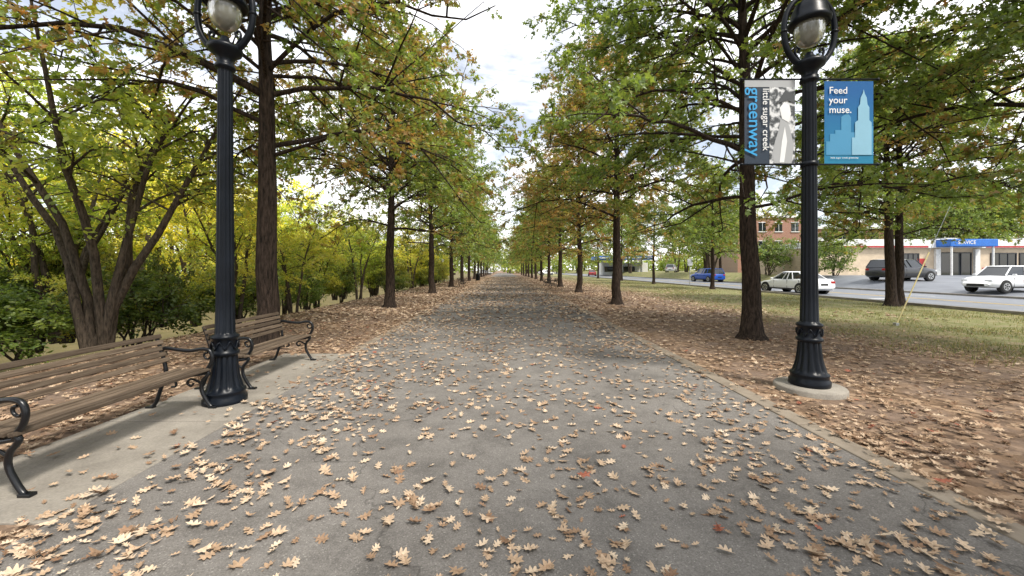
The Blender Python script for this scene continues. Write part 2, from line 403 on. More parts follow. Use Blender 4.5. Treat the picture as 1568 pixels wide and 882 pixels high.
gr=ramp(nt,[(.25,(.11,.12,.045)),(.48,(.19,.195,.08)),(.65,(.30,.245,.155))]); nt.links.new(noise(nt,v,2.2,8,.7),gr.inputs[0])
xm=math_(nt,'ADD',sx.outputs[0],math_(nt,'MULTIPLY',nb,5.0))
gm=ramp(nt,[(0,0),(1,1)]); nt.links.new(math_(nt,'DIVIDE',math_(nt,'SUBTRACT',xm,10.6),3.2,True),gm.inputs[0])
c1=mix(nt,gm.outputs[0],near,gr.outputs[0])
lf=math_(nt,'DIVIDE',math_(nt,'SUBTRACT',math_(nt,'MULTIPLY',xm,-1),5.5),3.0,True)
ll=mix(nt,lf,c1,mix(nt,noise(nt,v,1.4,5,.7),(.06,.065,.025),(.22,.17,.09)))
finish(nt,out,ll,.95,spec=.15,bump=noise(nt,v,14,6,.7),bd=.03,bs=.7)
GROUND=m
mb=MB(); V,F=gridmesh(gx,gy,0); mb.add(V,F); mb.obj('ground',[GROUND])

# asphalt path
m,nt,out=newmat('path_asphalt'); v=obj_coord(nt)
n1=noise(nt,v,.5,5,.6); n2=noise(nt,v,90,3,.7); vo=nd(nt,'ShaderNodeTexVoronoi'); vo.inputs['Scale'].default_value=150; nt.links.new(v,vo.inputs['Vector'])
scc=nd(nt,'ShaderNodeSeparateColor'); nt.links.new(vo.outputs['Color'],scc.inputs[0])
a=ramp(nt,[(.3,(.158,.146,.134)),(.7,(.240,.224,.206))]); nt.links.new(n1,a.inputs[0])
g=ramp(nt,[(0,.72),(.6,.97),(.94,1.08),(1,1.6)]); nt.links.new(scc.outputs[0],g.inputs[0])
col=mix(nt,1.0,a.outputs[0],g.outputs[0],'MULTIPLY')
st=ramp(nt,[(.35,.72),(.55,1)]); nt.links.new(noise(nt,v,2.3,6,.7),st.inputs[0])
col=mix(nt,1.0,col,st.outputs[0],'MULTIPLY')
vc=nd(nt,'ShaderNodeTexVoronoi',feature='DISTANCE_TO_EDGE'); vc.inputs['Scale'].default_value=.33
wv=nd(nt,'ShaderNodeVectorMath',operation='ADD'); nz=nd(nt,'ShaderNodeTexNoise'); nz.inputs['Scale'].default_value=1.7; nz.inputs['Detail'].default_value=5; nt.links.new(v,nz.inputs['Vector'])
nt.links.new(v,wv.inputs[0]); nt.links.new(nz.outputs['Color'],wv.inputs[1]); nt.links.new(wv.outputs[0],vc.inputs['Vector'])
cr=ramp(nt,[(0,.6),(.003,1)]); nt.links.new(vc.outputs['Distance'],cr.inputs[0])
col=mix(nt,1.0,col,cr.outputs[0],'MULTIPLY')
finish(nt,out,col,.9,spec=.2,bump=n2,bd=.003,bs=.5); PATHM=m
mb=MB(); ys=np.concatenate([np.arange(-12,20,.5),np.arange(20,60,2),np.arange(60,171,10)])
vn=VN(4); xl=-2.83-.04*vn(ys*1.3,ys*0); xr=2.98+.02*vn(ys*1.1,ys*0+3)
V=[];
for y,a_,b_ in zip(ys,xl,xr): V+= [(a_,y,.006),(-1.2,y,.016),(1.2,y,.018),(b_,y,.010)]
idx=np.arange(len(V)).reshape(-1,4); F=np.stack([idx[:-1,:-1],idx[:-1,1:],idx[1:,1:],idx[1:,:-1]],-1).reshape(-1,4)
mb.add(V,F,smooth=True); mb.obj('asphalt_path',[PATHM])

m,nt,out=newmat('concrete'); v=obj_coord(nt)
a=ramp(nt,[(.3,(.18,.162,.138)),(.7,(.34,.31,.265))]); nt.links.new(noise(nt,v,1.6,8,.68),a.inputs[0])
g=ramp(nt,[(.3,.82),(.7,1.1)]); nt.links.new(noise(nt,v,60,3),g.inputs[0])
finish(nt,out,mix(nt,1.0,a.outputs[0],g.outputs[0],'MULTIPLY'),.85,spec=.3,bump=noise(nt,v,70,4),bd=.003,bs=.5); CONC=m
m,nt,out=newmat('edging_concrete'); v=obj_coord(nt)
a=ramp(nt,[(.3,(.17,.138,.105)),(.7,(.31,.265,.21))]); nt.links.new(noise(nt,v,1.9,8,.7),a.inputs[0])
finish(nt,out,a.outputs[0],.9,spec=.2,bump=noise(nt,v,50,4),bd=.004,bs=.5); EDGE=m
mb=MB()
for y0,y1 in ((2.45,4.1),(4.11,5.75),(5.76,7.4)):
    mb.box((-3.50,(y0+y1)/2,-.04),(1.30,y1-y0-.008,.11),bev=.008)
mb.obj('concrete_bench_pad',[CONC])
mb=MB(); y=-8
while y<120:
    l=3.0; mb.box((3.10,y+l/2,-.03+random.uniform(-.003,.003)),(.21,l-.012,.11),bev=.012); y+=l
mb.obj('path_edging_kerb',[EDGE])
mb=MB(); y=7.7
while y<120:
    l=3.0; mb.box((-2.94,y+l/2,-.045),(.17,l-.012,.11),bev=.012); y+=l
mb.obj('path_edging_kerb',[EDGE])

# ------------------------------------------------------------------ road, lot
m,nt,out=newmat('road_asphalt'); v=obj_coord(nt)
a=ramp(nt,[(.3,(.125,.135,.155)),(.7,(.19,.205,.23))]); nt.links.new(noise(nt,v,.7,6,.6),a.inputs[0])  # bluish cast of reflected sky put into the asphalt colour
finish(nt,out,a.outputs[0],.6,spec=.5,bump=noise(nt,v,60,3),bd=.004); ROAD=m
WHITE=simple('road_paint_white',(.7,.7,.68),.7); YEL=simple('road_paint_yellow',(.6,.40,.06),.7)
mb=MB(); mb.add([(18.3,-60,.02),(27.6,-60,.02),(27.6,400,.02),(18.3,400,.02)],[[0,1,2,3]]); mb.obj('road',[ROAD])
mb=MB()
mb.box((18.2,170,.04),(.18,460,.17),bev=.02); mb.box((27.7,170,.05),(.18,460,.17),bev=.02)
mb.obj('road_kerb',[CONC])
mb=MB()
def strip(x,w,y0,y1,mt): mb.add([(x-w/2,y0,.026),(x+w/2,y0,.026),(x+w/2,y1,.026),(x-w/2,y1,.026)],[[0,1,2,3]],mt)
strip(18.75,.12,-50,300,0)
for x in (22.6,22.85): strip(x,.11,-50,300,1)
y=-40
while y<250: strip(25.3,.13,y,y+3,0); y+=7
for y in (13.5,21,29): strip(20.6,1.6,y,y+.35,0)
mb.obj('road_markings',[WHITE,YEL])
mb=MB(); V,F=gridmesh(gx[(gx>=28.5)&(gx<=100)],gy[(gy>=20)&(gy<=41)],.012); mb.add(V,F); mb.obj('parking_lot',[ROAD])

# ------------------------------------------------------------------ fallen leaves
m,nt,out=newmat('fallen_leaf'); at=nd(nt,'ShaderNodeAttribute'); at.attribute_name='rnd'
r=ramp(nt,[(0,(.12,.062,.037)),(.18,(.25,.150,.09)),(.4,(.39,.265,.168)),(.65,(.53,.39,.265)),(.90,(.65,.52,.38)),(.94,(.38,.14,.085)),(1,(.30,.10,.06))])
nt.links.new(at.outputs['Fac'],r.inputs[0]); v=obj_coord(nt)
g=ramp(nt,[(.3,.7),(.7,1.12)]); nt.links.new(noise(nt,v,45,4),g.inputs[0])
c=mix(nt,1.0,r.outputs[0],g.outputs[0],'MULTIPLY')
finish(nt,out,c,.65,spec=.3,bump=noise(nt,v,120,3),bd=.002,bs=.4); LEAFM=m
na,nb_,nc=VN(21),VN(22),VN(23)
def density(x,y):
    n=na(x*1.1+50,y*1.1+50); n2=nb_(x*3.3+50,y*3.3+50); n3=nc(x*.35+50,y*.35+50)
    cl=np.clip((n*.40+n2*.60-.20)*2.3,0.32,1.9)
    path=(x>-2.83)&(x<3.0)
    d=np.where(path,(98+80*sm(1.3,3.0,np.abs(x)))*cl*(1.0+.15*(1-sm(2,5,y))),0)
    d=np.where((x>2.98)&(x<3.22),(60+110*(1-sm(2.5,5.5,y)))*cl,d)
    d=np.where(x>=3.22,(150-126*sm(6.5,11,x))*np.clip(cl,.25,1.3)*(.45+.9*n3)*(1+.6*(1-sm(2.5,5,y))),d)
    pad=(x<-2.83)&(x>-4.15)&(y>2.45)&(y<7.4)
    d=np.where((x<=-2.83)&~pad,190*np.clip(cl,.45,1.3)*(1-.7*sm(8.5,12,-x)),d)
    d=np.where(pad,20*cl,d)
    d=np.where(pad&(x>-3.05),95*cl,d)
    d=np.where((x>18),0,d)
    return d
def hz(x,y):
    z=gz(x,y)
    z=np.where((x>-2.83)&(x<3.0),.018,z)
    z=np.where((x>2.98)&(x<3.22),.028,z)
    z=np.where((x<-2.83)&(x>-4.15)&(y>2.45)&(y<7.4),.016,z)
    return z
def scatter(seed,x0,x1,y0,y1,mult,maxd=330):
    rg=np.random.RandomState(seed); n=int((x1-x0)*(y1-y0)*maxd*mult)
    x=x0+(x1-x0)*rg.rand(n); y=y0+(y1-y0)*rg.rand(n)
    k=rg.rand(n)*maxd<density(x,y); return x[k],y[k],rg
mb=MB()
x,y,rg=scatter(1,-9,13,1.2,12,1.0); N=len(x); print('near leaves',N)
pos=np.stack([x,y,hz(x,y)+.004+rg.rand(N)*np.where(np.abs(x)<3,.008,.03)],1)
a=rg.rand(N)*6.283; dd=np.stack([np.cos(a),np.sin(a),rg.randn(N)*.13],1); nn=rg.randn(N,3)*.2+np.array([0,0,1.])
sh=np.repeat(SH_F[None],N,0); fold=(rg.rand(N)*.7-.1)[:,None]; cu=(rg.randn(N)*.4)[:,None]
sh[:,:,2]=np.abs(sh[:,:,0])*fold+(sh[:,:,1]-.4)**2*np.abs(cu)+sh[:,:,0]*sh[:,:,1]*(rg.randn(N)*.22)[:,None]
sh[:,:,0]*=(.6+.55*rg.rand(N))[:,None]
rn=np.clip(rg.rand(N)*.8+.2*rg.rand(N),0,1); dark=(np.abs(x)>3.1); rn=np.where(dark,rn*.85,np.clip(rn*.85+.12,0,1))
rn=np.where(rg.rand(N)<.012,.97,np.clip(rn,0,.9))
mb.leaves(F_F,sh,pos,dd,nn,.044+.066*rg.rand(N)**1.3,0,rn)
x,y,rg=scatter(2,-9.5,14,12,85,.44); N=len(x); print('far leaves',N)
pos=np.stack([x,y,hz(x,y)+.008+rg.rand(N)*.02],1)
a=rg.rand(N)*6.283; dd=np.stack([np.cos(a),np.sin(a),rg.randn(N)*.12],1); nn=rg.randn(N,3)*.25+np.array([0,0,1.])
mb.leaves(F_OAK,SH_OAK,pos,dd,nn,.10+.07*rg.rand(N),0,np.clip(rg.rand(N)*.9,0,1))
mb.obj('fallen_leaves',[LEAFM])

# grass
GR=foliage('grass_blade',[(.15,(.10,.12,.04)),(.5,(.18,.20,.07)),(.85,(.30,.28,.13))],[(0,(.33,.27,.15)),(1,(.40,.33,.19))],trans=.3)
rg=np.random.RandomState(5); n=100000
x=7.5+10.4*rg.rand(n); y=5+51*rg.rand(n)**1.5; k=rg.rand(n)<sm(8.3,11.5,x+3*na(x*.5+9,y*.5+9))*np.clip(nb_(x*.9+7,y*.9+7)*2.2-.5,.12,1)
x=x[k];y=y[k];n=len(x)
mb=MB(); sh=np.array([(-.09,0,0),(.09,0,0),(.04,.6,.06),(0,1,.2)])
dd=np.stack([rg.randn(n)*.45,rg.randn(n)*.45,np.ones(n)],1); nn=rg.randn(n,3)
mb.leaves([[0,1,2,3]],sh,np.stack([x,y,np.zeros(n)],1),dd,nn,.04+.06*rg.rand(n),0,pack(rg.rand(n)*.9,rg.rand(n)))
o=mb.obj('grass_verge',[GR]); o.color=(.22,.5,0,1)

# ------------------------------------------------------------------ street lamps
m,nt,out=newmat('lamp_paint_dark_blue'); v=obj_coord(nt)
a=ramp(nt,[(.3,(.0025,.004,.007)),(.75,(.006,.009,.015))]); nt.links.new(noise(nt,v,5,6),a.inputs[0])
finish(nt,out,a.outputs[0],.36,spec=.22,bump=noise(nt,v,90,2),bd=.001,bs=.3); IRON=m
m,nt,out=newmat('bench_iron_black'); finish(nt,out,(.006,.007,.009),.3,spec=.45); BIRON=m
m,nt,out=newmat('lamp_frosted_glass'); b=finish(nt,out,(.30,.30,.26),.15,spec=.7); b.inputs['Transmission Weight'].default_value=.35; GLASSF=m
def lamp(x,y,footing):
    e=empty('street_lamp',(x,y,0 if not footing else .075))
    mb=MB(); F=.10
    pr=[(.0,0),(.225,0),(.23,.02),(.23,.07),(.21,.09),(.21,.13),(.217,.14),(.217,.16),(.19,.18),(.17,.22,.12),(.145,.32,F),(.130,.44,F),(.122,.56,F),(.12,.575),(.145,.585),(.15,.60),(.145,.62),(.13,.63),(.132,.70),(.13,.77),(.145,.78),(.15,.795),(.145,.81),(.11,.83),(.10,.85,F),(.092,1.2,F),(.082,2.6,F),(.073,3.98,F),(.075,4.0),(.105,4.01),(.11,4.03),(.105,4.05),(.085,4.07),(.09,4.13),(.125,4.18),(.17,4.21),(.18,4.24),(.18,4.27),(.15,4.28),(.10,4.30),(.07,4.34),(.05,4.36),(.04,4.40),(0,4.41)]
    pr=[(p[0],p[1],(p[2]*1.3 if len(p)>2 else 0)) for p in pr]
    mb.lathe(pr,n=96,fl=12)
    for i in range(8):
        a=i*math.pi/4
        mb.tubes(spline([(math.cos(a+t*.35)*(.133+.008*(1-t*t)),math.sin(a+t*.35)*(.133+.008*(1-t*t)),.70+.045*math.sin(t*3)) for t in (-1,-.5,0,.5,1)],10),np.full(10,.009),5)
    mb.obj('post',[IRON],e)
    mb=MB()
    for sg in (-1,1):
        p=spline([(sg*.10,0,4.24),(sg*.2,0,4.30),(sg*.30,0,4.46),(sg*.335,0,4.68),(sg*.31,0,4.90),(sg*.22,0,5.06),(sg*.10,0,5.14),(0,0,5.17)],28)
        mb.tubes(p,np.linspace(.040,.030,28),8,ref=(0,1,0))
        mb.lathe([(0,-.03),(.035,-.02),(.048,0),(.035,.02),(0,.03)],c=(sg*.335,0,4.68),n=12)
        q=spline([(sg*.13,0,4.30),(sg*.19,0,4.40),(sg*.17,0,4.47),(sg*.13,0,4.44),(sg*.15,0,4.40)],14)
        mb.tubes(q,np.full(14,.014),6,ref=(0,1,0))
    mb.obj('yoke_arms',[IRON],e)
    mb=MB()
    mb.lathe([(.14,4.78),(.205,4.765),(.235,4.78),(.24,4.82),(.215,4.86),(.20,4.94),(.16,5.04),(.09,5.10),(.05,5.14),(.05,5.22),(.03,5.28),(0,5.32)],n=40)
    mb.obj('hood',[IRON],e)
    mb=MB(); mb.lathe([(.16,4.79,.02),(.172,4.72,.03),(.165,4.64,.03),(.14,4.56,.03),(.10,4.51,.02),(.05,4.48),(0,4.475)],n=64,fl=24)
    mb.obj('glass_globe',[GLASSF],e)
    return e
l1=lamp(-3.36,4.72,False); l2=lamp(4.05,5.2,True)
mb=MB(); mb.lathe([(.40,-.15),(.40,-.02),(.385,0),(0,.001)],n=48); mb.obj('concrete_footing',[CONC],l2)

# banners
def flatmat(name,c,r=.55): return simple(name,c,r,var=.05,scale=3,bd=.001)
NAVY=flatmat('banner_navy',(.008,.022,.045)); CYAN=flatmat('banner_cyan',(.02,.30,.62)); TW=flatmat('banner_white',(.75,.76,.76))
m,nt,out=newmat('banner_blue'); v=obj_coord(nt); s=nd(nt,'ShaderNodeSeparateXYZ'); nt.links.new(v,s.inputs[0])
a=ramp(nt,[(0,(.015,.20,.34)),(1,(.006,.10,.30))]); nt.links.new(math_(nt,'SUBTRACT',s.outputs[2],2.95),a.inputs[0]); finish(nt,out,a.outputs[0],.5,spec=.3); BLUE=m
SKYL=flatmat('banner_skyline',(.22,.44,.58)); SKYD=flatmat('banner_skyline_mid',(.05,.25,.44))
m,nt,out=newmat('banner_statue_photo'); v=obj_coord(nt)
w=nd(nt,'ShaderNodeTexWave',bands_direction='DIAGONAL'); w.inputs['Scale'].default_value=2.2; w.inputs['Distortion'].default_value=14; w.inputs['Detail'].default_value=6; w.inputs['Detail Scale'].default_value=2.4; nt.links.new(v,w.inputs['Vector'])
a=ramp(nt,[(0,(.04,.045,.05)),(.4,(.18,.19,.20)),(.7,(.42,.43,.44)),(1,(.66,.67,.68))]); nt.links.new(w.outputs['Fac'],a.inputs[0]); finish(nt,out,a.outputs[0],.5); STAT=m
GREY=flatmat('banner_grey',(.36,.37,.38)); DG=flatmat('banner_darkgrey',(.05,.055,.06))
def cloth(mb,x0,x1,z0,z1,yoff,mat,ph):
    nx,nz=10,18; X,Z=np.meshgrid(np.linspace(x0,x1,nx),np.linspace(z0,z1,nz),indexing='ij')
    Y=yoff+0*X; idx=np.arange(X.size).reshape(X.shape)
    mb.add(np.stack([X,Y,Z],-1).reshape(-1,3),np.stack([idx[:-1,:-1],idx[1:,:-1],idx[1:,1:],idx[:-1,1:]],-1).reshape(-1,4),mat,0,True)
def poly(name,pts,y,mat,par):
    me=bpy.data.meshes.new(name); me.from_pydata([(p[0],y,p[1]) for p in pts],[],[list(range(len(pts)))]); me.materials.append(mat)
    o=bpy.data.objects.new(name,me); C.objects.link(o); o.parent=par
def text(name,s,x,y,z,size,mat,par,rot=(R_(90),0,0),off=.004,al='LEFT',sx=1):
    cu=bpy.data.curves.new(name,'FONT'); cu.body=s; cu.size=size; cu.offset=off; cu.align_x=al; cu.space_line=1.0; cu.materials.append(mat)
    o=bpy.data.objects.new(name,cu); C.objects.link(o); o.location=(x,y,z); o.rotation_euler=rot; o.scale=(sx,1,1); o.parent=par
b1=empty('greenway_banner',(4.05,5.2,0))
mb=MB(); cloth(mb,-.86,-.19,3.0,4.12,0,0,0); mb.obj('banner_cloth',[NAVY],b1)
mb=MB(); cloth(mb,-.53,-.192,3.002,4.02,-.004,0,0); mb.obj('statue_photo',[STAT],b1)
mb=MB(); mb.add([(-.86,-.004,4.02),(-.19,-.004,4.02),(-.19,-.004,4.12),(-.86,-.004,4.12)],[[0,1,2,3]]); mb.obj('banner_top_hem',[GREY],b1)
poly('statue_drape',[(-.47,3.01),(-.24,3.01),(-.21,3.25),(-.27,3.5),(-.33,3.62),(-.39,3.60),(-.41,3.45),(-.46,3.30),(-.50,3.12)],-.007,GREY,b1)
poly('statue_fold',[(-.40,3.02),(-.34,3.02),(-.30,3.3),(-.33,3.5),(-.37,3.3)],-.009,TW,b1)
poly('statue_face',[(-.37,3.60),(-.28,3.55),(-.25,3.66),(-.27,3.78),(-.34,3.82),(-.40,3.74)],-.010,TW,b1)
poly('statue_hat',[(-.44,3.80),(-.40,3.86),(-.33,3.97),(-.23,3.93),(-.20,3.80),(-.30,3.84)],-.012,DG,b1)
text('word_greenway','greenway',-.81,-.016,4.01,.235,CYAN,b1,(R_(90),R_(90),0),.0015)
text('words_creek','little sugar creek',-.625,-.016,4.0,.122,TW,b1,(R_(90),R_(90),0),.0005)
b2=empty('muse_banner',(4.05,5.2,0))
mb=MB(); cloth(mb,.20,.85,3.0,4.10,0,0,0); mb.obj('banner_cloth',[BLUE],b2)
poly('skyline_low',[(.22,3.12),(.845,3.12),(.845,3.5),(.80,3.5),(.80,3.42),(.55,3.42),(.55,3.62),(.5,3.68),(.42,3.62),(.42,3.45),(.34,3.45),(.34,3.40),(.27,3.40),(.27,3.30),(.22,3.30)],-.004,SKYD,b2)
poly('skyline_tower',[(.56,3.12),(.82,3.12),(.82,3.55),(.79,3.58),(.79,3.75),(.765,3.79),(.755,3.88),(.73,3.93),(.715,3.99),(.70,3.93),(.675,3.88),(.665,3.79),(.64,3.75),(.64,3.58),(.60,3.55),(.60,3.35),(.56,3.35)],-.008,SKYL,b2)
text('words_muse','Feed\nyour\nmuse.',.25,-.014,3.93,.128,TW,b2,off=.001)
text('small_print','little sugar creek greenway',.27,-.014,3.07,.034,TW,b2,off=0)
mb=MB()
for z in (4.125,2.995):
    mb.tubes([(3.14,5.2,z),(4.97,5.2,z)],np.full(2,.012),8,cap=True)
    for xx in (3.15,4.96): mb.lathe([(0,-.02),(.02,-.01),(.02,.01),(0,.02)],c=(xx,5.2,z),n=10)
    mb.lathe([(.09,-.03),(.1,-.03),(.1,.03),(.09,.03)],c=(4.05,5.2,z),n=24)
o=mb.obj('banner_arms',[IRON]); o.parent=l2; o.matrix_parent_inverse=Matrix.Translation((-4.05,-5.2,-.075))

# ------------------------------------------------------------------ benches
m,nt,out=newmat('bench_weathered_wood'); v=obj_coord(nt); at=nd(nt,'ShaderNodeAttribute'); at.attribute_name='rnd'
mp=nd(nt,'ShaderNodeMapping'); mp.inputs['Scale'].default_value=(30,1.5,30); nt.links.new(v,mp.inputs[0])
n=noise(nt,mp.outputs[0],2,6,.7,.4); a=ramp(nt,[(.25,(.045,.031,.022)),(.5,(.115,.085,.06)),(.8,(.22,.175,.13))]); nt.links.new(n,a.inputs[0])
br=ramp(nt,[(0,.6),(1,1.25)]); nt.links.new(at.outputs['Fac'],br.inputs[0])
finish(nt,out,mix(nt,1.0,a.outputs[0],br.outputs[0],'MULTIPLY'),.8,spec=.2,bump=n,bd=.004,bs=.6); SLAT=m
def bench(loc,rz,L=1.75):
    e=empty('park_bench',loc,rz)
    mb=MB()
    for k,yy in enumerate((.0,L)):
        def tb(pts,r,n=22,flat=None):
            p=spline([(a,yy,b) for a,b in pts],n); mb.tubes(p,np.array(r) if hasattr(r,'__len__') else np.full(n,r),8,ref=(0,1,0),cap=True)
        tb([(-.66,0),(-.60,.06),(-.55,.2),(-.50,.34),(-.485,.42),(-.51,.56),(-.56,.72),(-.60,.83)],.021)
        tb([(.06,.012),(.03,.02),(-.02,.09),(-.075,.20),(-.07,.30),(-.02,.36),(.0,.40),(-.03,.425)],.021)
        tb([(-.49,.40),(-.36,.375),(-.22,.37),(-.08,.39),(.0,.405)],.019)
        tb([(-.555,.66),(-.48,.685),(-.34,.665),(-.2,.655),(-.08,.675),(.01,.66),(.045,.59),(.03,.51),(-.01,.45),(-.03,.40)],.021,30)
        tb([(.04,.60),(.0,.56),(-.04,.58),(-.045,.62),(-.01,.635)],.012,14)
        tb([(-.07,.27),(-.13,.31),(-.2,.33),(-.24,.29),(-.2,.25),(-.17,.28)],.013,18)
        tb([(-.53,.27),(-.44,.31),(-.38,.30),(-.37,.25),(-.42,.24)],.013,16)
        mb.box((.055,yy,.012),(.09,.05,.024),bev=.004); mb.box((-.66,yy,.012),(.09,.05,.024),bev=.004)
    mb.tubes([(-.24,0,.36),(-.24,L,.36)],np.full(2,.014),8)
    mb.obj('iron_end_frames',[BIRON],e)
    mb=MB(); rg=random.Random(int(loc[1]*10))
    ps=[(-.36,.40,-3),(-.275,.395,-1),(-.19,.398,2),(-.105,.405,4),(-.018,.41,12)]
    for (px,pz,an) in ps:
        a=R_(-an); rot=[[math.cos(a),0,math.sin(a)],[0,1,0],[-math.sin(a),0,math.cos(a)]]
        mb.box((px,L/2,pz+.028),(.066,L+.06,.034),rot=rot,bev=.007,rnd=rg.random())
    mb.obj('seat',[SLAT],e)
    mb=MB()
    for i in range(5):
        t=i/4; z=.555+t*.262; xx=-.475-.10*t
        a=R_(-18); rot=[[math.cos(a),0,math.sin(a)],[0,1,0],[-math.sin(a),0,math.cos(a)]]
        mb.box((xx,L/2,z),(.028,L+.06,.052),rot=rot,bev=.007,rnd=rg.random())
    mb.obj('backrest',[SLAT],e)
    return e
bench((-3.39,2.74,.015),0); bench((-3.39,5.2,.015),0,1.65)
bench((-3.6,35,0),0); bench((3.9,34.5,0),math.pi); bench((3.9,39,0),math.pi)
e=empty('litter_bin',(-3.75,56,0)); mb=MB()
for i in range(24):
    a=i*math.pi/12; mb.box((.28*math.cos(a),.28*math.sin(a),.5),(.02,.045,.86),rot=[[math.cos(a),-math.sin(a),0],[math.sin(a),math.cos(a),0],[0,0,1]])
mb.lathe([(0,.06),(.25,.06),(.25,.93),(.3,.93),(.31,.97),(.25,1.05),(.14,1.1),(.13,1.1)],n=24); mb.obj('bin_body',[BIRON],e)

# ------------------------------------------------------------------ cars
TYRE=simple('tyre_rubber',(.02,.02,.02),.85); RIM=simple('alloy_rim',(.45,.46,.48),.35,.7)
m,nt,out=newmat('car_glass'); finish(nt,out,(.015,.02,.025),.05,spec=.9); CG=m
HL=simple('headlight_glass',(.7,.72,.75),.15); TL=simple('tail_light_red',(.35,.01,.01),.25)
def paint(n,c):
    m,nt,out=newmat(n); b=finish(nt,out,c,.32,spec=.5); b.inputs['Coat Weight'].default_value=.7; b.inputs['Coat Roughness'].default_value=.06; return m
def car(name,loc,rz,pm,top,gh,L,W,rw=.33,wx=None):
    e=empty(name,loc,rz); mb=MB(); hw=W/2
    st=[]
    for x,zt in top:
        t=x/L; w=hw*(1-.22*max(0,1-t/.10)**2-.16*max(0,1-(1-t)/.08)**2)
        zl=.24+.12*max(0,1-t/.06)+.14*max(0,1-(1-t)/.05)
        X=L/2-x
        h=[(0,zl),(.8*w,zl),(.97*w,zl+.07),(w,zl+(zt-zl)*.45),(.985*w,zl+(zt-zl)*.7),(.94*w,zt-.03),(.82*w,zt),(0,zt+.02)]
        ring=[(X,a,b) for a,b in h]+[(X,-a,b) for a,b in h[-2:0:-1]]
        st.append(ring)
    V=np.array(st); n=V.shape[1]; idx=np.arange(V.shape[0]*n).reshape(V.shape[0],n)
    A=idx[:-1];B=np.roll(A,-1,1);D=idx[1:];E_=np.roll(D,-1,1)
    mb.add(V.reshape(-1,3),np.stack([A,B,E_,D],-1).reshape(-1,4),0,0,True)
    b=mb.n-V.size//3
    for kk in (0,-1): mb.f.append((np.array([idx[kk]])+b,np.array([0]),np.array([0.]),np.array([False])))
    xb0,xb1,xt0,xt1,zb,zr=gh
    def ring(x0,x1,w,z): return [(L/2-x0,w*.86,z),(L/2-(x0+x1)/2,w,z),(L/2-x1,w*.88,z),(L/2-x1,-w*.88,z),(L/2-(x0+x1)/2,-w,z),(L/2-x0,-w*.86,z)]
    r0=ring(xb0,xb1,hw*.93,zb); r1=ring(xt0,xt1,hw*.74,zr-.05)
    mb.add(r0+r1,[[i,(i+1)%6,6+(i+1)%6,6+i] for i in range(6)],1)
    r2=ring(xt0-.05,xt1+.05,hw*.76,zr-.055); r3=ring(xt0+.1,xt1-.1,hw*.62,zr)
    mb.add(r2+r3,[[i,(i+1)%6,6+(i+1)%6,6+i] for i in range(6)],0,0,True); mb.add(r3,[[0,1,2,3,4,5]],0); mb.add(r2,[[5,4,3,2,1,0]],0)
    for i in range(6):
        mb.tubes([r0[i],tuple(np.array(r1[i])*1.0)],np.full(2,.038),6,0)
    for sgn in (1,-1):
        for f in (.36,.66) :
            xa=xb0+(xb1-xb0)*f; xc=xt0+(xt1-xt0)*f
            mb.tubes([(L/2-xa,sgn*hw*.92,zb),(L/2-xc,sgn*hw*.735,zr-.05)],np.full(2,.03),6,0)
        xm=L/2-xb0-.25; mb.box((xm,sgn*(hw+.07),zb+.06),(.12,.16,.12),0,bev=.03)
        for xx in (xb0+.35,(xb0+xb1)/2+.05,xb1-.45): mb.box((L/2-xx,sgn*hw*.985,.62),(.012,.02,.55),2)
        mb.box((0,sgn*hw*.975,.30),(L*.5,.03,.08),2)
        for x in (wx or (.85,L-.9)):
            X=L/2-x
            a=np.arange(24)*2*np.pi/24
            for (rr,yy,mt) in ((rw+.055,hw+.004,2),(rw,hw+.03,2),(rw*.66,hw+.036,3),(rw*.16,hw+.045,2)):
                v0=[(X+rr*math.cos(t),sgn*yy,rw+rr*math.sin(t)) for t in a]; v1=[(X+rr*math.cos(t),sgn*(yy-.2 if mt==2 and rr>.2 else yy-.02),rw+rr*math.sin(t)) for t in a]
                mb.add(v0+v1,[[i,(i+1)%24,24+(i+1)%24,24+i] for i in range(24)],mt); mb.add(v0,[list(range(24))],mt)
            for q in range(5):
                t=q*2*math.pi/5; mb.box((X+rw*.4*math.cos(t+.6),sgn*(hw+.038),rw+rw*.4*math.sin(t+.6)),(.09,.008,.09),2)
        zf=top[1][1]; mb.box((L/2-.13,sgn*hw*.66,zf-.04),(.16,.34,.13),4,bev=.03)
        zr_=top[-2][1]; mb.box((-L/2+.09,sgn*hw*.70,zr_-.10),(.14,.3,.16),5,bev=.02)
    mb.box((L/2-.03,0,.42),(.08,W*.5,.14),2,bev=.02); mb.box((-L/2+.015,0,.62),(.04,.5,.12),2)
    mb.obj('car_body',[pm,CG,TYRE,RIM,HL,TL],e); return e
SED=[(0,.48),(.06,.66),(.5,.76),(1.1,.86),(1.4,.93),(2.5,.95),(3.7,.98),(4.35,.97),(4.52,.86),(4.58,.55)]
SG=(1.25,4.05,2.05,3.3,.92,1.46)
SUV=[(0,.55),(.06,.82),(.5,.96),(1.0,1.03),(1.3,1.08),(2.5,1.1),(3.8,1.12),(4.45,1.12),(4.6,1.0),(4.65,.55)]
UG=(1.15,4.6,1.75,4.3,1.06,1.72)
PT=[(0,.5),(.08,.74),(.5,.88),(1.0,.96),(1.2,1.0),(2.5,1.02),(3.7,1.02),(4.1,1.0),(4.25,.88),(4.3,.5)]
PG=(1.05,4.2,1.65,3.75,.98,1.6)
WP=paint('car_paint_white',(.78,.79,.8)); BP=paint('car_paint_blue',(.01,.07,.38)); KP=paint('car_paint_black',(.015,.016,.02)); SP=paint('car_paint_silver',(.4,.41,.43)); RP=paint('car_paint_red',(.35,.02,.02))
car('white_sedan',(19.95,27.0,.02),R_(97),WP,SED,SG,4.58,1.82)
car('blue_suv',(26.4,51,.02),R_(100),BP,SUV,UG,4.65,1.88,.36)
